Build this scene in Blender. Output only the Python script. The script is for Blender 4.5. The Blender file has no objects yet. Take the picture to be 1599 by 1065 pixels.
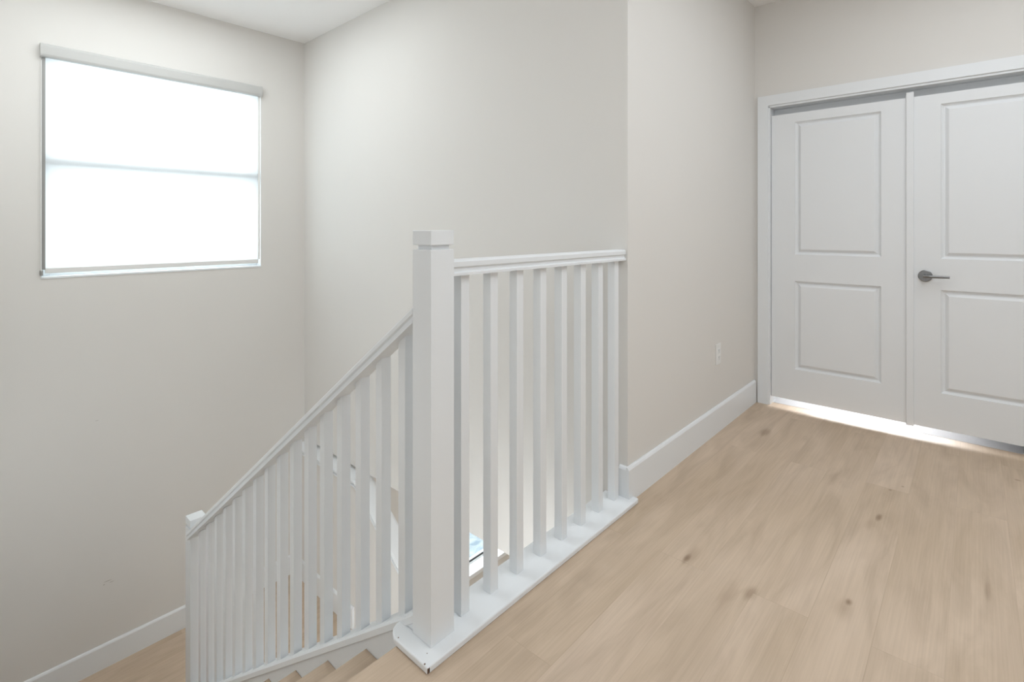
import bpy, bmesh, math, random
from mathutils import Vector
random.seed(4)
C = bpy.context.scene
COL = C.collection

# ------------------------------------------------------------------ camera
TH = 0.7328937
cam_d = bpy.data.cameras.new('camera')
cam = bpy.data.objects.new('camera', cam_d)
COL.objects.link(cam)
cam_d.sensor_width = 36.0
cam_d.lens = 802.85 / 1599 * 36.0
cam_d.shift_y = -(532.5 - 356.47) / 1599
cam_d.clip_start = 0.02
cam.location = (0, 0, 1.195)
cam.rotation_euler = (math.pi / 2, 0, TH)
C.camera = cam

# ------------------------------------------------------------------ world, lights, exposure
C.view_settings.view_transform = 'Standard'
C.view_settings.look = 'None'
C.view_settings.gamma = 1.0
C.view_settings.use_curve_mapping = False
C.view_settings.exposure = 0.14
C.cycles.use_denoising = True
C.cycles.max_bounces = 14
C.cycles.diffuse_bounces = 8
C.cycles.sample_clamp_indirect = 6.0

w = bpy.data.worlds.new('sky')
C.world = w
w.use_nodes = True
bg = w.node_tree.nodes['Background']
bg.inputs[0].default_value = (0.95, 0.985, 1.0, 1)
bg.inputs[1].default_value = 4.6


def area(name, loc, rot, sx, sy, power, col=(1, 1, 1), portal=False, spread=180):
    d = bpy.data.lights.new(name, 'AREA')
    d.shape = 'RECTANGLE'
    d.size, d.size_y = sx, sy
    d.energy = power
    d.color = col
    d.spread = math.radians(spread)
    o = bpy.data.objects.new(name, d)
    o.location = loc
    o.rotation_euler = rot
    COL.objects.link(o)
    if portal:
        d.cycles.is_portal = True
    return o


P2 = math.pi / 2
YNL = -0.15
# ceiling lamp of the upper hall, window light from the right, added fill from behind the camera
area('hall_ceiling_lamp', (0.35, 1.85, 2.71), (0, 0, 0), 1.5, 2.6, 33, (0.89, 0.95, 1.0))
area('hall_window_light', (1.52, 0.7, 1.45), (0, P2, 0), 1.6, 2.4, 3.5, (0.89, 0.95, 1.0))
area('rear_fill_light', (-0.1, -1.6, 1.5), (P2, 0, 0), 1.8, 1.6, 13, (0.89, 0.95, 1.0))  # unseen fill added behind the camera; the rear wall has no window
# stairwell ceiling lamp
area('stair_ceiling_lamp', (-3.15, 0.90, 2.70), (0, 0, 0), 1.2, 1.2, 15, (0.92, 0.975, 1.0))
area('stairwell_side_fill', (-2.9, YNL, -0.35), (math.radians(82), 0, 0), 1.6, 1.2, 6, (0.92, 0.97, 1.0))  # unseen fill added to brighten the low left wall and stringer
pd = bpy.data.lights.new('stair_fill_point', 'POINT')  # unseen point light added to brighten the stairwell ceiling, no fixture modelled
pd.energy, pd.color, pd.shadow_soft_size = 7, (0.92, 0.975, 1.0), 0.22
po = bpy.data.objects.new('stair_fill_point', pd)
po.location = (-2.9, 0.15, 2.10)
COL.objects.link(po)
# daylight entering through the windows
area('stair_window_portal', (-4.26, 1.03, 1.60), (0, -P2, 0), 1.40, 1.27, 1, portal=True)
area('living_window_portal', (-4.30, 4.3, -1.75), (0, -P2, 0), 1.62, 2.0, 1, portal=True)
# added fill lights for the rooms below and behind the doors
area('living_room_fill', (-1.8, 4.0, -0.62), (0, 0, 0), 3.0, 2.0, 22, (0.86, 0.94, 1.0))  # added to brighten the room below, no fixture there
area('under_stair_fill', (-2.2, 1.4, -0.42), (0, 0, 0), 1.2, 0.5, 0.8, (1.0, 0.99, 0.97))  # weak fill added over the lower flight, no fixture there
area('bedroom_floor_fill', (-0.54, 4.65, 0.55), (math.radians(-62), 0, 0), 0.75, 0.3, 5.5, (1.0, 1.0, 1.0), spread=60)  # added and aimed low to brighten the carpet at the door gap

# ------------------------------------------------------------------ materials


def newmat(name):
    m = bpy.data.materials.new(name)
    m.use_nodes = True
    nt = m.node_tree
    return m, nt, nt.nodes['Principled BSDF']


def N(nt, t, **kw):
    n = nt.nodes.new(t)
    for k, v in kw.items():
        setattr(n, k, v)
    return n


def paint(name, col, rough=0.55, bump=0.0, scale=220, spec=0.35):
    m, nt, b = newmat(name)
    tc = N(nt, 'ShaderNodeTexCoord')
    no = N(nt, 'ShaderNodeTexNoise')
    no.inputs['Scale'].default_value = 1.7
    no.inputs['Detail'].default_value = 3
    nt.links.new(tc.outputs['Object'], no.inputs['Vector'])
    mx = N(nt, 'ShaderNodeMix', data_type='RGBA')
    mx.inputs['A'].default_value = (*[c * 0.985 for c in col], 1)
    mx.inputs['B'].default_value = (*[min(1, c * 1.012) for c in col], 1)
    nt.links.new(no.outputs['Fac'], mx.inputs['Factor'])
    nt.links.new(mx.outputs['Result'], b.inputs['Base Color'])
    b.inputs['Roughness'].default_value = rough
    b.inputs['Specular IOR Level'].default_value = spec
    if bump:
        n2 = N(nt, 'ShaderNodeTexNoise')
        n2.inputs['Scale'].default_value = scale
        n2.inputs['Detail'].default_value = 2
        nt.links.new(tc.outputs['Object'], n2.inputs['Vector'])
        bp = N(nt, 'ShaderNodeBump')
        bp.inputs['Strength'].default_value = bump
        bp.inputs['Distance'].default_value = 0.001
        nt.links.new(n2.outputs['Fac'], bp.inputs['Height'])
        nt.links.new(bp.outputs['Normal'], b.inputs['Normal'])
    m['mixnode'] = mx.name
    return m


def spot_mask(nt, vec, cx, cy, rx, ry, axes=('X', 'Y'), rough=0.0, noise=None):
    """1 inside an ellipse in world coordinates, fading to 0 at its rim (a knot or a scuff)."""
    sep = N(nt, 'ShaderNodeSeparateXYZ')
    nt.links.new(vec, sep.inputs[0])
    def M(op, a, b_=None):
        n = N(nt, 'ShaderNodeMath', operation=op)
        for i, v in enumerate((a, b_)):
            if v is None:
                continue
            if isinstance(v, (int, float)):
                n.inputs[i].default_value = v
            else:
                nt.links.new(v, n.inputs[i])
        return n.outputs[0]
    dx = M('DIVIDE', M('SUBTRACT', sep.outputs[axes[0]], cx), rx)
    dy = M('DIVIDE', M('SUBTRACT', sep.outputs[axes[1]], cy), ry)
    d = M('SQRT', M('ADD', M('MULTIPLY', dx, dx), M('MULTIPLY', dy, dy)))
    if noise is not None:
        d = M('ADD', d, M('MULTIPLY', M('SUBTRACT', noise, 0.5), rough))
    mr = N(nt, 'ShaderNodeMapRange', interpolation_type='SMOOTHSTEP')
    nt.links.new(d, mr.inputs['Value'])
    mr.inputs['From Min'].default_value = 0.15
    mr.inputs['From Max'].default_value = 1.0
    mr.inputs['To Min'].default_value = 1.0
    mr.inputs['To Max'].default_value = 0.0
    return mr.outputs[0]


def oak(name, knots=(), base=(0.555, 0.438, 0.334), width=0.16, length=1.8, cross=False):
    m, nt, b = newmat(name)
    tc = N(nt, 'ShaderNodeTexCoord')
    geo = N(nt, 'ShaderNodeNewGeometry')
    sep = N(nt, 'ShaderNodeSeparateXYZ')
    nt.links.new(geo.outputs['Position'], sep.inputs[0])
    cmb = N(nt, 'ShaderNodeCombineXYZ')       # planks run along Y
    nt.links.new(sep.outputs['Y'], cmb.inputs['X'])
    nt.links.new(sep.outputs['X'], cmb.inputs['Y'])
    mp = N(nt, 'ShaderNodeMapping')
    mp.inputs['Location'].default_value = (0.02, 0.06, 0)
    nt.links.new(cmb.outputs[0], mp.inputs['Vector'])
    br = N(nt, 'ShaderNodeTexBrick')
    br.offset = 0.37
    br.inputs['Color1'].default_value = (0.15, 0.15, 0.15, 1)
    br.inputs['Color2'].default_value = (0.85, 0.85, 0.85, 1)
    br.inputs['Mortar'].default_value = (0.5, 0.5, 0.5, 1)
    br.inputs['Scale'].default_value = 1.0
    br.inputs['Mortar Size'].default_value = 0.0009
    br.inputs['Mortar Smooth'].default_value = 0.1
    br.inputs['Brick Width'].default_value = length
    br.inputs['Row Height'].default_value = width
    nt.links.new(mp.outputs[0], br.inputs['Vector'])
    # grain: noise stretched along the plank, shifted plank by plank
    addv = N(nt, 'ShaderNodeVectorMath', operation='MULTIPLY_ADD')
    nt.links.new(br.outputs['Color'], addv.inputs[0])
    addv.inputs[1].default_value = (7.0, 3.0, 5.0)
    nt.links.new(mp.outputs[0], addv.inputs[2])
    def grain(sx, sy, det, dist):
        g = N(nt, 'ShaderNodeMapping')
        g.inputs['Scale'].default_value = (sx, sy, 1)
        nt.links.new(addv.outputs[0], g.inputs['Vector'])
        n = N(nt, 'ShaderNodeTexNoise')
        n.inputs['Scale'].default_value = 1
        n.inputs['Detail'].default_value = det
        n.inputs['Distortion'].default_value = dist
        nt.links.new(g.outputs[0], n.inputs['Vector'])
        return n.outputs['Fac']
    g1 = grain(3.2, 170, 6, 0.6)
    g2 = grain(2.2, 12, 5, 1.2)
    g3 = grain(1.0, 3.0, 2, 0.6)
    def ramp(src, stops):
        r = N(nt, 'ShaderNodeValToRGB')
        e = r.color_ramp.elements
        e[0].position, e[0].color = stops[0][0], (*stops[0][1], 1)
        e[1].position, e[1].color = stops[-1][0], (*stops[-1][1], 1)
        nt.links.new(src, r.inputs[0])
        return r.outputs[0]
    def mul(a, bb, f=1.0):
        x = N(nt, 'ShaderNodeMix', data_type='RGBA', blend_type='MULTIPLY')
        x.inputs['Factor'].default_value = f
        nt.links.new(a, x.inputs['A'])
        nt.links.new(bb, x.inputs['B'])
        return x.outputs['Result']
    c = ramp(g3, [(0.3, (base[0] * 0.93, base[1] * 0.92, base[2] * 0.89)),
                  (0.7, (base[0] * 1.06, base[1] * 1.07, base[2] * 1.09))])
    c = mul(c, ramp(g2, [(0.30, (0.875, 0.865, 0.85)), (0.60, (1.03, 1.03, 1.03))]))
    c = mul(c, ramp(g1, [(0.30, (0.93, 0.925, 0.915)), (0.65, (1.02, 1.02, 1.02))]))
    c = mul(c, ramp(br.outputs['Color'], [(0.0, (0.985, 0.98, 0.975)), (1.0, (1.015, 1.015, 1.02))]))
    sm = N(nt, 'ShaderNodeMix', data_type='RGBA', blend_type='MULTIPLY')
    sm.inputs['B'].default_value = (0.89, 0.88, 0.87, 1)
    nt.links.new(br.outputs['Fac'], sm.inputs['Factor'])
    nt.links.new(c, sm.inputs['A'])
    c = sm.outputs['Result']
    for (kx, ky, rx, ry, amt) in knots:
        f = spot_mask(nt, geo.outputs['Position'], kx, ky, rx, ry, rough=0.9, noise=g2)
        k = N(nt, 'ShaderNodeMath', operation='MULTIPLY')
        nt.links.new(f, k.inputs[0])
        k.inputs[1].default_value = amt
        x = N(nt, 'ShaderNodeMix', data_type='RGBA', blend_type='MULTIPLY')
        x.inputs['B'].default_value = (0.50, 0.44, 0.38, 1)
        nt.links.new(k.outputs[0], x.inputs['Factor'])
        nt.links.new(c, x.inputs['A'])
        c = x.outputs['Result']
    nt.links.new(c, b.inputs['Base Color'])
    b.inputs['Roughness'].default_value = 0.5
    b.inputs['Specular IOR Level'].default_value = 0.35
    bp = N(nt, 'ShaderNodeBump')
    bp.inputs['Strength'].default_value = 0.12
    bp.inputs['Distance'].default_value = 0.0008
    nt.links.new(g1, bp.inputs['Height'])
    nt.links.new(bp.outputs['Normal'], b.inputs['Normal'])
    return m


WALLC = (0.702, 0.686, 0.661)
M = {}
M['wall'] = paint('wall_paint', WALLC, 0.7, 0.08, 260, 0.25)
M['ceiling'] = paint('ceiling_paint', (0.90, 0.90, 0.90), 0.8, 0.05, 300, 0.2)
M['trim'] = paint('white_trim_paint', (0.760, 0.782, 0.800), 0.38, 0.0)
M['door'] = paint('door_paint', (0.757, 0.775, 0.792), 0.42, 0.03, 120)
M['plastic'] = paint('white_plastic', (0.78, 0.78, 0.77), 0.3)
M['cassette'] = paint('blind_cassette', (0.50, 0.50, 0.488), 0.35)
M['carpet'] = paint('pale_carpet', (0.55, 0.55, 0.56), 0.95, 0.9, 500, 0.1)
KN = [  # x, y, rx, ry, strength; measured on the photograph's floor
    (-0.776, 1.806, 0.016, 0.045, 0.80), (-0.77, 1.83, 0.035, 0.10, 0.35),
    (-0.549, 1.777, 0.030, 0.060, 0.55), (-0.60, 1.72, 0.035, 0.12, 0.30),
    (-0.300, 1.942, 0.016, 0.032, 0.90), (-0.305, 1.90, 0.035, 0.10, 0.40),
    (-0.295, 2.593, 0.014, 0.045, 0.80), (-0.315, 2.50, 0.022, 0.08, 0.35),
    (-0.912, 3.231, 0.035, 0.09, 0.55), (-0.50, 2.85, 0.025, 0.12, 0.30),
    (-0.247, 2.977, 0.010, 0.014, 0.6), (-0.287, 2.901, 0.008, 0.014, 0.5),
    (0.153, 3.418, 0.018, 0.020, 0.6), (0.033, 2.32, 0.014, 0.09, 0.35),
    (-0.06, 1.70, 0.03, 0.05, 0.30), (-0.72, 1.45, 0.03, 0.15, 0.25)]
M['oak'] = oak('oak_plank_floor', KN)
M['oak_tread'] = oak('oak_stair_tread', base=(0.555, 0.438, 0.334), width=0.21)

# left wall gets its small scuffs
m = M['wall'].copy()
m.name = 'scuffed_wall_paint'
M['wall_scuffed'] = m
nt = m.node_tree
bs = nt.nodes['Principled BSDF']
src = bs.inputs['Base Color'].links[0].from_socket
geo = N(nt, 'ShaderNodeNewGeometry')
for (cy, cz, ry, rz) in [(0.715, -1.060, 0.030, 0.005), (0.735, -1.075, 0.020, 0.004), (0.695, -1.075, 0.008, 0.006), (0.66, -0.02, 0.012, 0.003)]:
    f = spot_mask(nt, geo.outputs['Position'], cy, cz, ry, rz, axes=('Y', 'Z'))
    x = N(nt, 'ShaderNodeMix', data_type='RGBA', blend_type='MULTIPLY')
    x.inputs['B'].default_value = (0.72, 0.70, 0.68, 1)
    nt.links.new(f, x.inputs['Factor'])
    nt.links.new(src, x.inputs['A'])
    src = x.outputs['Result']
nt.links.new(src, bs.inputs['Base Color'])

m, nt, b = newmat('brushed_nickel')
b.inputs['Base Color'].default_value = (0.22, 0.22, 0.22, 1)
b.inputs['Metallic'].default_value = 1.0
b.inputs['Roughness'].default_value = 0.28
M['nickel'] = m
m, nt, b = newmat('black_frame')
b.inputs['Base Color'].default_value = (0.03, 0.03, 0.032, 1)
b.inputs['Roughness'].default_value = 0.4
M['black'] = m
m, nt, b = newmat('grey_metal')
b.inputs['Base Color'].default_value = (0.30, 0.30, 0.29, 1)
b.inputs['Metallic'].default_value = 0.3
b.inputs['Roughness'].default_value = 0.5
M['grey'] = m
m, nt, b = newmat('worn_brown_wood')
b.inputs['Base Color'].default_value = (0.16, 0.10, 0.07, 1)
M['chip'] = m
m, nt, b = newmat('socket_dark')
b.inputs['Base Color'].default_value = (0.12, 0.12, 0.12, 1)
M['dark'] = m

# blind fabric: thin translucent cloth
m = bpy.data.materials.new('blind_fabric')
m.use_nodes = True
nt = m.node_tree
nt.nodes.clear()
out = N(nt, 'ShaderNodeOutputMaterial')
tr = N(nt, 'ShaderNodeBsdfTranslucent')
tr.inputs[0].default_value = (0.93, 0.95, 0.97, 1)
di = N(nt, 'ShaderNodeBsdfDiffuse')
di.inputs[0].default_value = (0.85, 0.86, 0.86, 1)
mxs = N(nt, 'ShaderNodeMixShader')
mxs.inputs[0].default_value = 0.35
nt.links.new(tr.outputs[0], mxs.inputs[1])
nt.links.new(di.outputs[0], mxs.inputs[2])
nt.links.new(mxs.outputs[0], out.inputs[0])
M['fabric'] = m

# window glass, see-through for light
m = bpy.data.materials.new('window_glass')
m.use_nodes = True
nt = m.node_tree
nt.nodes.clear()
out = N(nt, 'ShaderNodeOutputMaterial')
tp = N(nt, 'ShaderNodeBsdfTransparent')
tp.inputs[0].default_value = (0.95, 0.98, 0.98, 1)
gl = N(nt, 'ShaderNodeBsdfGlossy')
gl.inputs['Roughness'].default_value = 0.02
mxs = N(nt, 'ShaderNodeMixShader')
mxs.inputs[0].default_value = 0.05
nt.links.new(tp.outputs[0], mxs.inputs[1])
nt.links.new(gl.outputs[0], mxs.inputs[2])
nt.links.new(mxs.outputs[0], out.inputs[0])
M['glass'] = m

m, nt, b = newmat('pool_water')
tc = N(nt, 'ShaderNodeTexCoord')
no = N(nt, 'ShaderNodeTexNoise')
no.inputs['Scale'].default_value = 5.0
no.inputs['Detail'].default_value = 6
no.inputs['Distortion'].default_value = 1.2
nt.links.new(tc.outputs['Object'], no.inputs['Vector'])
r = N(nt, 'ShaderNodeValToRGB')
r.color_ramp.elements[0].position = 0.38
r.color_ramp.elements[0].color = (0.09, 0.13, 0.17, 1)
r.color_ramp.elements[1].position = 0.62
r.color_ramp.elements[1].color = (0.22, 0.25, 0.26, 1)
nt.links.new(no.outputs['Fac'], r.inputs[0])
nt.links.new(r.outputs[0], b.inputs['Base Color'])
b.inputs['Roughness'].default_value = 0.6
M['pool'] = m

# ------------------------------------------------------------------ mesh helpers


class MB:
    def __init__(s):
        s.bm = bmesh.new()

    def face(s, pts):
        return s.bm.faces.new([s.bm.verts.new(p) for p in pts])

    def box(s, x0, x1, y0, y1, z0, z1):
        v = [s.bm.verts.new(p) for p in [(x0, y0, z0), (x1, y0, z0), (x1, y1, z0), (x0, y1, z0),
                                        (x0, y0, z1), (x1, y0, z1), (x1, y1, z1), (x0, y1, z1)]]
        for f in [(0, 3, 2, 1), (4, 5, 6, 7), (0, 1, 5, 4), (1, 2, 6, 5), (2, 3, 7, 6), (3, 0, 4, 7)]:
            s.bm.faces.new([v[i] for i in f])
        return s

    def loft(s, a, b, caps=True):
        """joins two equal point loops"""
        A = [s.bm.verts.new(p) for p in a]
        B = [s.bm.verts.new(p) for p in b]
        n = len(A)
        for i in range(n):
            j = (i + 1) % n
            s.bm.faces.new([A[i], A[j], B[j], B[i]])
        if caps:
            s.bm.faces.new(A[::-1])
            s.bm.faces.new(B)
        return s

    def prism(s, poly, axis, a, b):
        """extrudes a 2D polygon along axis from a to b; the polygon uses the two other axes in order"""
        def P(p, t):
            q = list(p)
            q.insert('xyz'.index(axis), t)
            return tuple(q)
        return s.loft([P(p, a) for p in poly], [P(p, b) for p in poly])

    def tube(s, pts, r, seg=16):
        rings = []
        for i, p in enumerate(pts):
            p = Vector(p)
            d = (Vector(pts[min(i + 1, len(pts) - 1)]) - Vector(pts[max(i - 1, 0)])).normalized()
            up = Vector((0, 0, 1)) if abs(d.z) < 0.9 else Vector((1, 0, 0))
            a = d.cross(up).normalized()
            c = d.cross(a).normalized()
            rr = r[i] if isinstance(r, (list, tuple)) else r
            rings.append([s.bm.verts.new(p + (a * math.cos(2 * math.pi * k / seg) + c * math.sin(2 * math.pi * k / seg)) * rr) for k in range(seg)])
        for A, B in zip(rings, rings[1:]):
            for k in range(seg):
                s.bm.faces.new([A[k], A[(k + 1) % seg], B[(k + 1) % seg], B[k]])
        s.bm.faces.new(rings[0][::-1])
        s.bm.faces.new(rings[-1])
        return s

    def build(s, name, mat, parent=None, bevel=0.0, seg=2, smooth=False):
        bmesh.ops.recalc_face_normals(s.bm, faces=s.bm.faces)
        me = bpy.data.meshes.new(name)
        s.bm.to_mesh(me)
        s.bm.free()
        me.materials.append(M[mat])
        if smooth:
            for p in me.polygons:
                p.use_smooth = True
        o = bpy.data.objects.new(name, me)
        COL.objects.link(o)
        if parent is not None:
            o.parent = parent
            pw = Vector((0, 0, 0))
            q = parent
            while q is not None:
                pw += q.location
                q = q.parent
            me.transform(__import__('mathutils').Matrix.Translation(-pw))
        if bevel:
            md = o.modifiers.new('bevel', 'BEVEL')
            md.width = bevel
            md.segments = seg
            md.limit_method = 'ANGLE'
            md.angle_limit = math.radians(35)
            md.harden_normals = False
        return o


def tag(o, label, cat, group=None, kind=None):
    o['label'] = label
    o['category'] = cat
    if group:
        o['group'] = group
    if kind:
        o['kind'] = kind
    return o


def struct(o, label, cat):
    return tag(o, label, cat, kind='structure')


def empty(name, loc):
    o = bpy.data.objects.new(name, None)
    o.location = loc
    o.empty_display_size = 0.1
    COL.objects.link(o)
    return o


# ------------------------------------------------------------------ key dimensions
XL = -4.121          # stairwell left wall, inner face
XW = -1.130          # outlet wall, inner face (faces the hall)
YF = 2.012           # far stairwell wall, face towards camera
YD = 3.762           # door wall face
ZC = 2.722           # ceiling
RISE, RUN = 0.1778, 0.2483
NX = -1.234          # nose of the upper floor
LZ = -9 * RISE       # landing level
YS = 0.93            # stringer face
YN = -0.16           # near side of the first flight
SL = 0.718           # slope of the stair railing
LX = NX - 8 * RUN    # edge of the landing
LOW = -18 * RISE     # floor of the storey below

# ------------------------------------------------------------------ setting
b = MB()
b.box(NX + 0.012, 1.55, -1.75, YF, -0.028, 0.0)
b.box(XW, 1.55, YF, YD + 0.065, -0.028, 0.0)
struct(b.build('floor', 'oak'), 'pale oak plank floor of the upper hall', 'floor')

b = MB()
# rounded wooden nosing along the top step
prof = [(NX + 0.012, -0.028), (NX + 0.012, 0.0), (NX + 0.004, 0.0), (NX + 0.0005, -0.005), (NX + 0.0005, -0.023), (NX + 0.004, -0.028)]
b.loft([(x, YN, z) for x, z in prof], [(x, YS - 0.002, z) for x, z in prof])
struct(b.build('trim_1', 'oak'), 'oak nosing strip along the upper edge of the top step', 'trim')

b = MB()
b.box(XL, LX + 0.02, YN, 1.928, LZ - 0.03, LZ)
struct(b.build('floor_landing', 'oak'), 'pale oak floor of the lower stair landing', 'floor')

b = MB()
b.box(NX + 0.025, 1.55, -1.75, YF, -0.34, -0.0285)
b.box(XW, 1.55, YF, YD, -0.34, -0.0285)
struct(b.build('wall_below_hall', 'wall'), 'painted edge of the upper floor above the lower flight', 'wall')

b = MB()
b.box(XL - 0.3, 1.7, YF + 0.12, 6.6, LOW - 0.05, LOW)
b.box(XL - 0.3, 1.7, -0.3, YF + 0.12, LOW - 0.05, LOW)
struct(b.build('floor_lower', 'oak'), 'pale oak floor of the storey below', 'floor')

WY0, WY1, WZ0, WZ1 = 0.397, 1.664, 0.905, 2.296      # stair window opening
VY0, VY1, VZ0, VZ1 = 3.30, 5.30, -2.56, -0.95        # window of the room below
T = 0.16
b = MB()
b.box(XL - T, XL, -0.30, WY0, LOW, ZC)
b.box(XL - T, XL, WY0, WY1, LOW, WZ0)
b.box(XL - T, XL, WY0, WY1, WZ1, ZC)
b.box(XL - T, XL, WY1, YF + 0.12, LOW, ZC)
bmesh.ops.remove_doubles(b.bm, verts=b.bm.verts, dist=1e-5)
struct(b.build('wall_left', 'wall_scuffed'), 'warm grey stairwell wall with the blind-covered window', 'wall')

b = MB()
b.box(XL - T, XL, YF + 0.12, VY0, LOW, -0.36)
b.box(XL - T, XL, VY0, VY1, LOW, VZ0)
b.box(XL - T, XL, VY0, VY1, VZ1, -0.36)
b.box(XL - T, XL, VY1, 6.6, LOW, -0.36)
struct(b.build('wall_lower_left', 'wall'), 'wall of the room below with the low window', 'wall')

b = MB()
b.box(XL, XW - 0.12, YF, YF + 0.12, -0.535, ZC)
b.box(XW - 0.12, XW - 0.1, YF + 0.02, YF + 0.12, -0.535, -0.34)
struct(b.build('wall_back', 'wall'), 'tall pale far wall of the stairwell behind the railings', 'wall')

b = MB()
b.box(XW - 0.12, XW, YF, YD + 0.12, -0.34, ZC)
bmesh.ops.recalc_face_normals(b.bm, faces=b.bm.faces)
o = b.build('wall_outlet_side', 'wall')
struct(o, 'warm grey wall with the electrical outlet beside the doors', 'wall')

DX0, DX1, DZ = -1.038, 0.478, 2.022                  # door opening
b = MB()
b.box(XW, DX0, YD, YD + 0.12, 0, ZC)
b.box(DX0, DX1, YD, YD + 0.12, DZ, ZC)
b.box(DX1, 1.55, YD, YD + 0.12, 0, ZC)
struct(b.build('wall_right', 'wall'), 'warm grey wall around the white double doors', 'wall')

b = MB()
b.box(1.55, 1.67, -1.75, YD + 0.12, -0.03, ZC)
struct(b.build('wall_hall_side', 'wall'), 'hall wall to the right of the camera', 'wall')
b = MB()
b.box(NX, 1.67, -1.87, -1.75, -0.03, ZC)
struct(b.build('wall_rear', 'wall'), 'hall wall behind the camera', 'wall')
b = MB()
b.box(XL, NX, YN - 0.12, YN, LOW, ZC)
b.box(NX - 0.12, NX, -1.75, YN - 0.12, LOW, ZC)
struct(b.build('wall_front', 'wall'), 'near wall of the stairwell beside the flight', 'wall')
b = MB()
b.box(XL - T, 1.67, -1.87, YD + 0.12, ZC, ZC + 0.1)
struct(b.build('ceiling', 'ceiling'), 'flat white ceiling over stairwell and hall', 'ceiling')
b = MB()
b.box(XL - T, 1.67, YF + 0.12, 6.6, -0.40, -0.36)
struct(b.build('ceiling_lower', 'ceiling'), 'white ceiling of the room below', 'ceiling')
b = MB()
b.box(XL - T, 1.67, 6.6, 6.7, LOW, -0.36)
b.box(1.55, 1.67, -0.3, 6.6, LOW, -0.36)
struct(b.build('wall_lower_room', 'wall'), 'far walls of the room below', 'wall')

# room behind the doors
b = MB()
b.box(XW, 1.55, YD + 0.065, 6.0, -0.02, 0.001)
struct(b.build('floor_carpet', 'carpet'), 'pale carpet just behind the gap under the double doors', 'floor')
b = MB()
b.box(XW - 0.05, XW, YD + 0.12, 6.0, 0, 2.5)
b.box(1.5, 1.55, YD + 0.12, 6.0, 0, 2.5)
b.box(XW, 1.55, 6.0, 6.05, 0, 2.5)
b.box(XW, 1.55, YD + 0.12, 6.0, 2.5, 2.55)
struct(b.build('wall_bedroom', 'wall'), 'walls of the room behind the double doors', 'wall')

# baseboards
BT, BH = 0.014, 0.152


def base_prof():
    return [(0, 0), (BT, 0), (BT, BH - 0.012), (BT - 0.004, BH - 0.004), (BT - 0.008, BH), (0, BH)]


def base_x(b, xw, y0, y1, z0):      # on a wall facing +X
    b.loft([(xw + p, y0, z0 + q) for p, q in base_prof()], [(xw + p, y1, z0 + q) for p, q in base_prof()])


def base_y(b, yw, x0, x1, z0):      # on a wall facing -Y
    b.loft([(x0, yw - p, z0 + q) for p, q in base_prof()], [(x1, yw - p, z0 + q) for p, q in base_prof()])


b = MB()
base_x(b, XL, YN, 1.915, LZ)
struct(b.build('baseboard_left', 'trim'), 'white baseboard along the left wall of the lower landing', 'baseboard')
b = MB()
base_x(b, XW, YF - BT, YD - 0.016, 0)
base_y(b, YF, -1.166, XW, 0.0)
struct(b.build('baseboard_right', 'trim'), 'white baseboard below the outlet, turning the corner at the railing', 'baseboard')
b = MB()
base_y(b, 1.93, XL + BT, LX, LZ)
struct(b.build('baseboard_back', 'trim'), 'white baseboard below the half wall of the lower landing', 'baseboard')
b = MB()
base_x(b, XL, VY0 - 1.1, 6.6, LOW)
struct(b.build('baseboard_lower', 'trim'), 'white baseboard below the window of the lower room', 'baseboard')

# half wall between lower flight and room below, with its cap
top = [(XL, -0.603), (-3.20, -0.603), (-1.25, -0.603 - 1.95 * SL)]
b = MB()
b.prism([(XL, LOW)] + [(-1.25, LOW)] + top[::-1], 'y', 1.93, 2.05)
struct(b.build('wall_half', 'wall'), 'low half wall following the lower flight of stairs', 'wall')
RAILP = [(-0.030, 0.0), (0.030, 0.0), (0.030, 0.008), (0.024, 0.012), (0.023, 0.022), (0.030, 0.027), (0.030, 0.041), (0.024, 0.047),
         (-0.024, 0.047), (-0.030, 0.041), (-0.030, 0.027), (-0.023, 0.022), (-0.024, 0.012), (-0.030, 0.008)]
b = MB()
for (xa, za), (xb, zb) in zip(top, top[1:]):
    pr = [(1.988 + p * 2.4, q * 0.85) for p, q in RAILP]
    b.loft([(xa, y, za + z) for y, z in pr], [(xb, y, zb + z) for y, z in pr])
struct(b.build('trim_2', 'trim', bevel=0.001), 'white moulded cap on the half wall of the lower flight', 'trim')

# fascia under the railing at the stairwell edge
b = MB()
b.box(NX, NX + 0.025, YS + 0.06, YF, -0.34, 0.0)
struct(b.build('trim_3', 'trim'), 'white fascia board at the stairwell edge of the upper floor', 'trim')

# ------------------------------------------------------------------ stair window
b = MB()
x0, x1 = XL - 0.125, XL - 0.075
fw = 0.045
b.box(x0, x1, WY0, WY0 + fw, WZ0, WZ1)
b.box(x0, x1, WY1 - fw, WY1, WZ0, WZ1)
b.box(x0, x1, WY0 + fw, WY1 - fw, WZ0, WZ0 + fw)
b.box(x0, x1, WY0 + fw, WY1 - fw, WZ1 - fw, WZ1)
win = b.build('window_1', 'trim', bevel=0.002)
struct(win, 'square window in the left wall behind a white roller blind', 'window')
b = MB().box(XL - 0.105, XL - 0.028, WY0 + 0.004, WY1 - 0.004, 1.572, 1.622)
b.build('meeting_rail', 'grey', win)
b = MB().box(XL - 0.103, XL - 0.099, WY0 + fw, WY1 - fw, 1.622, WZ1 - fw)
b.build('pane', 'glass', win)
b = MB().box(XL - 0.103, XL - 0.099, WY0 + fw, WY1 - fw, WZ0 + fw, 1.572)
b.build('pane', 'glass', win)
b = MB()
b.box(XL - 0.075, XL + 0.004, WY0 - 0.002, WY1 + 0.002, WZ0 - 0.012, WZ0 + 0.001)
b.build('window_sill', 'trim', win, bevel=0.002)
b = MB()
b.box(XL - 0.075, XL + 0.001, WY0, WY0 + 0.003, WZ0, WZ1)
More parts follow.
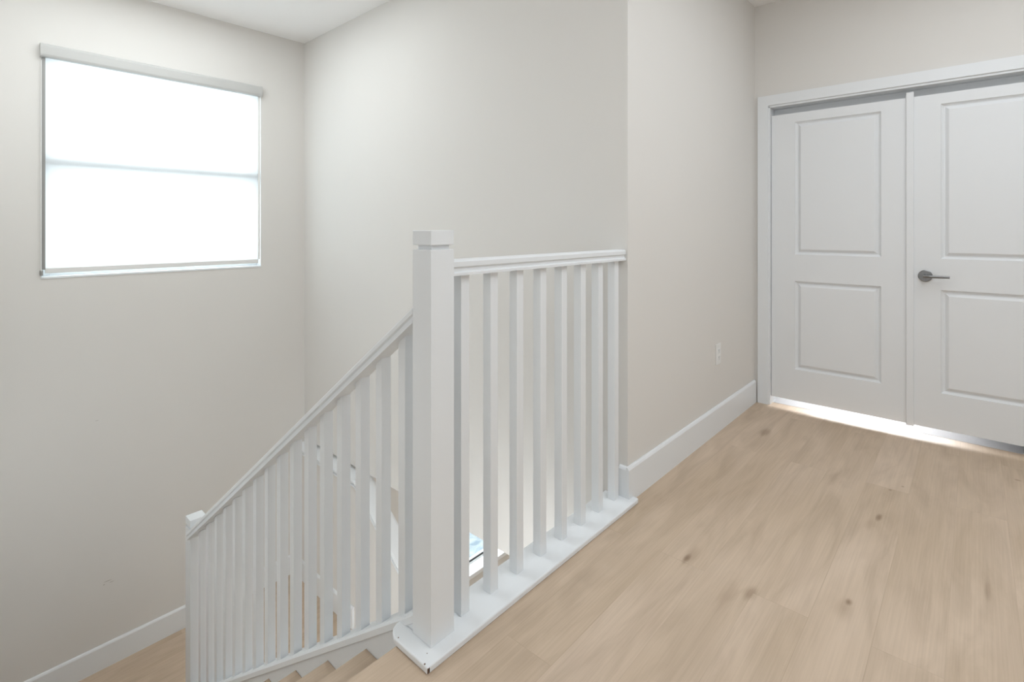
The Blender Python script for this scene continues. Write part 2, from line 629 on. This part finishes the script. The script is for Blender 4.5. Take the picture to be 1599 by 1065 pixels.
b.box(XL - 0.075, XL + 0.001, WY1 - 0.003, WY1, WZ0, WZ1)
b.build('window_reveal', 'trim', win)

bl = empty('roller_blind', (XL, 1.03, WZ1))
tag(bl, 'white translucent roller blind lowered over the square stairwell window', 'roller blind')
# cassette: rounded front box
XB = XL + 0.036
cp = [(XL + 0.0002, 2.290), (XB - 0.012, 2.290), (XB - 0.003, 2.285), (XB, 2.275), (XB, 2.226), (XB - 0.004, 2.216), (XB - 0.012, 2.212), (XL + 0.0002, 2.212)]
b = MB()
b.loft([(x, 0.404, z) for x, z in cp], [(x, 1.650, z) for x, z in cp])
b.build('cassette', 'cassette', bl)
b = MB()
cq = [(XL + (x - XL) * 1.03, 2.251 + (z - 2.251) * 1.03) for x, z in cp]
b.loft([(x, 0.392, z) for x, z in cq], [(x, 0.404, z) for x, z in cq])
b.build('end_cap', 'cassette', bl)
b = MB()
b.loft([(x, 1.650, z) for x, z in cq], [(x, 1.662, z) for x, z in cq])
b.build('end_cap', 'cassette', bl)
b = MB()
b.box(XL - 0.0030, XL - 0.0022, 0.417, 1.640, 0.955, 2.225)
b.build('fabric', 'fabric', bl)
b = MB()
b.box(XL - 0.010, XL + 0.006, 0.415, 1.642, 0.926, 0.957)
b.build('bottom_rail', 'plastic', bl, bevel=0.003)
b = MB()
b.tube([(XL + 0.022, 0.397, 2.19), (XL + 0.018, 0.397, 1.6), (XL + 0.014, 0.397, 0.935)], 0.0022, 8)
b.build('pull_chain', 'plastic', bl)
b = MB()
b.box(XL - 0.002, XL + 0.016, 0.392, 0.406, 0.915, 0.945)
b.build('chain_tensioner', 'grey', bl, bevel=0.002)
b = MB()
b.box(XL + 0.001, XL + 0.006, 1.640, 1.654, 0.957, 2.212)
b.build('side_channel', 'plastic', bl)
b = MB()
b.box(XL + 0.0005, XL + 0.006, 0.399, 0.4165, 0.948, 2.212)
b.build('side_channel', 'grey', bl)
b = MB()
b.box(XL + 0.006, XL + 0.016, 1.636, 1.652, 1.07, 1.11)
b.build('cord_cleat', 'plastic', bl, bevel=0.003)

# ------------------------------------------------------------------ window of the room below, ground outside
b = MB()
x0, x1 = XL - 0.12, XL - 0.07
b.box(x0, x1, VY0, VY0 + 0.04, VZ0, VZ1)
b.box(x0, x1, VY1 - 0.04, VY1, VZ0, VZ1)
b.box(x0, x1, VY0, VY1, VZ0, VZ0 + 0.012)
b.box(x0, x1, VY0, VY1, VZ1 - 0.04, VZ1)
win2 = b.build('window_2', 'trim')
struct(win2, 'low dark-framed window of the room below, seen between two balusters', 'window')
MB().box(XL - 0.0925, XL - 0.086, VY0 + 0.03, VY1 - 0.03, VZ0 + 0.006, VZ0 + 0.032).build('gasket', 'black', win2)
MB().box(XL - 0.098, XL - 0.094, VY0 + 0.04, VY1 - 0.04, VZ0 + 0.022, VZ1 - 0.04).build('pane', 'glass', win2)
MB().box(XL - 0.07, XL + 0.075, VY0 - 0.04, VY1 + 0.04, VZ0 - 0.04, VZ0 + 0.004).build('window_sill', 'trim', win2, bevel=0.003)
b = MB()
b.box(-16, XL - T - 0.01, -6, 14, -3.6, -3.5)
struct(b.build('ground', 'pool'), 'pale blue water outside the low window', 'water')

# ------------------------------------------------------------------ first flight of stairs
st = empty('staircase', (NX, 0.4, LZ))
tag(st, 'upper flight of oak stairs descending from the hall beside the railing', 'staircase')
for k in range(1, 9):
    xn = NX - RUN * k
    z = -RISE * k
    xb = xn + RUN + 0.02
    pr = [(xb, z - 0.028), (xb, z), (xn + 0.005, z), (xn, z - 0.006), (xn, z - 0.022), (xn + 0.005, z - 0.028)]
    b = MB()
    b.loft([(x, YN + 0.001, q) for x, q in pr], [(x, YS - 0.001, q) for x, q in pr])
    b.build('tread', 'oak_tread', st)
for k in range(1, 10):
    xr = NX - RUN * (k - 1) + 0.02
    b = MB().box(xr, xr + 0.018, YN + 0.001, YS - 0.001, -RISE * k + (0.0 if k < 9 else 0.001), -RISE * (k - 1) - 0.0285)
    b.build('riser', 'trim', st)
b = MB()
za = -0.030
xs, xe = NX + 0.0, LX - 0.04
f = lambda x: -0.021 + SL * (x + 1.304)
b.prism([(xs, -0.31), (xs, f(xs) - 0.001 if f(xs) < 0 else -0.001), (-1.28, f(-1.28) - 0.001), (xe, f(xe) - 0.001), (xe, LZ + 0.001), (LX + 0.2, LZ - 0.1)],
        'y', YS, YS + 0.058)
struct(b.build('trim_6', 'trim'), 'white stringer board along the upper flight, below the railing', 'trim')

# second flight, descending the other way below the upper floor
s2 = empty('staircase', (LX, 1.45, LOW))
tag(s2, 'lower flight of oak stairs glimpsed between the stair balusters', 'staircase')
for k in range(1, 9):
    xn = LX + RUN * k
    z = LZ - RISE * k
    b = MB().box(xn - RUN - 0.02, xn, YS + 0.06, 1.928, z - 0.028, z)
    b.build('tread', 'oak_tread', s2)
for k in range(1, 10):
    xr = LX + RUN * (k - 1) + (0.0 if k > 1 else 0.021)
    z1 = LZ - RISE * (k - 1) - 0.0285
    z0 = LZ - RISE * k + 0.0005
    b = MB().box(xr - 0.018, xr, YS + 0.06, 1.928, z0, z1 if k > 1 else LZ - 0.031)
    b.build('riser', 'trim', s2)

# ------------------------------------------------------------------ railing on the upper floor
CXR = -1.171
r1 = empty('landing_railing', (CXR, 1.4, 0))
tag(r1, 'level white wooden railing with square newel post at the edge of the hall', 'railing')
poly = [(-1.234, 0.995), (-1.262, 0.995), (-1.280, 0.935), (-1.280, 0.908), (-1.272, 0.890), (-1.256, 0.877), (-1.238, 0.869), (-1.086, 0.869), (-1.086, 2.026), (-1.091, 2.033), (XW + BT, 2.033), (XW + BT, YF - BT), (-1.234, YF - BT)]
b = MB()
b.prism(poly, 'z', 0.0005, 0.020)
b.build('base_board', 'trim', r1, bevel=0.006, seg=3)
for (cx_, cy_, s_) in [(-1.0895, 0.8735, 0.0035), (-1.102, 0.873, 0.002), (-1.125, 0.899, 0.0012), (-1.2295, 0.8785, 0.0015)]:
    b = MB().box(cx_ - s_, cx_ + s_, cy_ - s_, cy_ + s_, 0.004 if s_ > 0.002 else 0.016, 0.0175 if s_ > 0.002 else 0.0206)
    b.build('paint_chip', 'chip', r1)


def newel(root, x0, x1, y0, y1, z0, ztop):
    b = MB().box(x0, x1, y0, y1, z0, ztop - 0.055)
    n = b.build('newel_post', 'trim', root, bevel=0.0015)
    b = MB().box(x0 + 0.011, x1 - 0.011, y0 + 0.011, y1 - 0.011, ztop - 0.0555, ztop - 0.0415)
    b.build('newel_neck', 'trim', n)
    b = MB().box(x0, x1, y0, y1, ztop - 0.042, ztop)
    b.build('newel_cap', 'trim', n, bevel=0.0015)
    return n


newel(r1, -1.214, -1.130, 0.917, 1.003, 0.020, 1.189)
b = MB()
pr = [(CXR + 0.003 + p, 1.054 + q) for p, q in RAILP]
b.loft([(x, 1.003, z) for x, z in pr], [(x, YF - 0.0005, z) for x, z in pr])
b.build('handrail', 'trim', r1)
proto_mesh = None
HW = 0.0172
for k in range(8):
    y = 1.0865 + 0.1272 * k - HW
    if proto_mesh is None:
        o = MB().box(CXR - HW, CXR + HW, y - HW, y + HW, 0.020, 1.056).build('baluster', 'trim', r1, bevel=0.001)
        proto_mesh, yy0 = o, y
    else:
        o = proto_mesh.copy()
        COL.objects.link(o)
        o.parent = r1
        o.location = (0, y - yy0, 0)

# ------------------------------------------------------------------ railing down the first flight
r2 = empty('stair_railing', (-2.2, 0.962, LZ))
tag(r2, 'sloping white wooden stair railing running down to a short newel post', 'railing')
YC = 0.962
shoe_b = lambda x: -0.021 + 0.7225 * (x + 1.304)
rail_t = lambda x: 0.965 + 0.7165 * (x + 1.215)
X0, X1 = -1.214, -3.265
b = MB()
sp = [(0.918, 0.004), (0.922, 0.0), (1.002, 0.0), (1.006, 0.004), (1.006, 0.026), (1.000, 0.031), (0.926, 0.031), (0.918, 0.024)]
b.loft([(X0, y, shoe_b(X0) + z) for y, z in sp], [(X1, y, shoe_b(X1) + z) for y, z in sp])
b.build('shoe_rail', 'trim', r2)
MB().box(-1.262, -1.2145, 0.922, 1.000, 0.0205, 0.046).build('shoe_block', 'trim', r2, bevel=0.002)
b = MB()
pr = [(0.945 + p, q - 0.046) for p, q in RAILP]
b.loft([(X0, y, rail_t(X0) + z) for y, z in pr], [(X1 - 0.006, y, rail_t(X1) + z) for y, z in pr])
b.build('handrail', 'trim', r2)
HB = 0.0172
first = None
for k in range(16):
    xl = -1.323 - 0.1228 * k
    xr = xl + 2 * HB
    zt0, zt1 = rail_t(xl) - 0.048, rail_t(xr) - 0.048
    zb0, zb1 = shoe_b(xl) + 0.029, shoe_b(xr) + 0.029
    ys = (0.945, 0.945 + 2 * HB)
    b = MB()
    b.loft([(xl, ys[0], zb0), (xr, ys[0], zb1), (xr, ys[0], zt1 + 0.004), (xl, ys[0], zt0 + 0.004)],
           [(xl, ys[1], zb0), (xr, ys[1], zb1), (xr, ys[1], zt1 + 0.004), (xl, ys[1], zt0 + 0.004)])
    b.build('baluster', 'trim', r2, bevel=0.001)
newel(r2, -3.347, -3.265, 0.934, 1.017, LZ, -0.445)

# ------------------------------------------------------------------ doors
YJ = 3.749
b = MB()
cw = 0.066
cz = 2.026


def casing_prof(o_):
    return o_


# left, right and head casing with stepped inner edge
def cas(b, x0, x1, z0, z1):
    b.box(x0, x1, YJ, YD, z0, z1)


b.box(-1.108, -1.042, YJ, YD + 0.0, 0.0, 2.093)
b.box(-1.052, -1.042, YJ + 0.005, YJ + 0.0055, 0.0, 2.03)
b.box(-1.042, 0.482, YJ, YD, cz, 2.093)
b.box(0.482, 0.548, YJ, YD, 0.0, 2.093)
cas_o = b.build('trim_4', 'trim', bevel=0.002)
struct(cas_o, 'white casing framing the double doors', 'trim')
b = MB()
b.box(-1.044, -1.031, YD - 0.004, YD + 0.12, 0.0, 2.020)
b.box(0.471, 0.484, YD - 0.004, YD + 0.12, 0.0, 2.020)
b.box(-1.044, 0.484, YD - 0.004, YD + 0.12, 2.012, 2.026)
b.box(-1.031, 0.471, 3.860, 3.88, 1.90, 2.012)
struct(b.build('trim_5', 'trim', bevel=0.001), 'white door jamb and head stop inside the casing', 'trim')


def door_leaf(name, xa, xb, z0, z1, panels, label):
    """slab with two moulded raised panels on its near face"""
    yf, yb = 3.780, 3.815
    b = MB()
    bm = b.bm
    xs = sorted({xa, xb, *[p[0] for p in panels], *[p[1] for p in panels]})
    zs = sorted({z0, z1, *[p[2] for p in panels], *[p[3] for p in panels]})
    V = {}
    def v(x, y, z):
        k = (round(x, 5), round(y, 5), round(z, 5))
        if k not in V:
            V[k] = bm.verts.new(k)
        return V[k]
    for i in range(len(xs) - 1):
        for j in range(len(zs) - 1):
            a, c, e, g = xs[i], xs[i + 1], zs[j], zs[j + 1]
            pan = [p for p in panels if abs(p[0] - a) < 1e-6 and abs(p[2] - e) < 1e-6]
            if not pan:
                bm.faces.new([v(a, yf, e), v(c, yf, e), v(c, yf, g), v(a, yf, g)])
            else:
                rings = [(0, 0), (0.002, 0.007), (0.012, 0.0155), (0.018, 0.0155), (0.033, 0.002), (0.036, 0.001)]
                prev = None
                for ins, dep in rings:
                    ring = [v(a + ins, yf + dep, e + ins), v(c - ins, yf + dep, e + ins), v(c - ins, yf + dep, g - ins), v(a + ins, yf + dep, g - ins)]
                    if prev:
                        for q in range(4):
                            bm.faces.new([prev[q], prev[(q + 1) % 4], ring[(q + 1) % 4], ring[q]])
                    prev = ring
                bm.faces.new(prev)
    # sides and back
    for i in range(len(xs) - 1):
        bm.faces.new([v(xs[i], yf, z0), v(xs[i + 1], yf, z0), v(xs[i + 1], yb, z0), v(xs[i], yb, z0)])
        bm.faces.new([v(xs[i], yf, z1), v(xs[i + 1], yf, z1), v(xs[i + 1], yb, z1), v(xs[i], yb, z1)])
    for j in range(len(zs) - 1):
        bm.faces.new([v(xa, yf, zs[j]), v(xa, yf, zs[j + 1]), v(xa, yb, zs[j + 1]), v(xa, yb, zs[j])])
        bm.faces.new([v(xb, yf, zs[j]), v(xb, yf, zs[j + 1]), v(xb, yb, zs[j + 1]), v(xb, yb, zs[j])])
    for i in range(len(xs) - 1):
        for j in range(len(zs) - 1):
            bm.faces.new([v(xs[i], yb, zs[j]), v(xs[i + 1], yb, zs[j]), v(xs[i + 1], yb, zs[j + 1]), v(xs[i], yb, zs[j + 1])])
    o = b.build(name, 'door')
    struct(o, label, 'door')
    return o


d1 = door_leaf('door_1', -1.028, -0.282, 0.056, 1.958,
               [(-0.885, -0.418, 0.262, 0.846), (-0.885, -0.418, 1.022, 1.898)],
               'left white two-panel door leaf, without a handle')
b = MB()
b.box(-0.298, -0.263, 3.766, 3.780, 0.050, 1.986)
b.build('astragal', 'door', d1, bevel=0.003)
d2 = door_leaf('door_2', -0.278, 0.468, 0.056, 1.958,
               [(-0.142, 0.325, 0.262, 0.846), (-0.142, 0.325, 1.022, 1.898)],
               'right white two-panel door leaf, with the metal lever handle')
hz, hx = 0.922, -0.211
b = MB()
b.tube([(hx, 3.780, hz), (hx, 3.7725, hz), (hx, 3.7705, hz)], [0.033, 0.033, 0.030], 32)
h = b.build('door_handle', 'nickel', d2)
b = MB()
b.tube([(hx, 3.771, hz), (hx, 3.735, hz), (hx, 3.722, hz)], [0.011, 0.0105, 0.010], 20)
b.tube([(hx - 0.008, 3.728, hz), (hx + 0.02, 3.726, hz), (hx + 0.06, 3.728, hz), (hx + 0.108, 3.731, hz)], [0.0085, 0.0085, 0.0075, 0.006], 16)
b.build('lever', 'nickel', h, smooth=False)

# ------------------------------------------------------------------ outlet
oy, oz = 3.075, 0.452
ot = empty('wall_outlet', (XW, oy, oz - 0.06))
tag(ot, 'small white electrical outlet low on the warm grey wall beside the doors', 'outlet')
MB().box(XW, XW + 0.006, oy - 0.036, oy + 0.036, oz - 0.060, oz + 0.060).build('cover_plate', 'plastic', ot, bevel=0.002)
for dz in (-0.020, 0.020):
    q = MB().box(XW + 0.005, XW + 0.0085, oy - 0.016, oy + 0.016, oz + dz - 0.014, oz + dz + 0.014).build('socket', 'plastic', ot, bevel=0.002)
    b = MB()
    b.box(XW + 0.0082, XW + 0.0089, oy - 0.008, oy - 0.006, oz + dz - 0.002, oz + dz + 0.007)
    b.box(XW + 0.0082, XW + 0.0089, oy + 0.006, oy + 0.008, oz + dz - 0.002, oz + dz + 0.007)
    b.box(XW + 0.0082, XW + 0.0089, oy - 0.002, oy + 0.002, oz + dz - 0.010, oz + dz - 0.006)
    b.build('slot', 'dark', q)
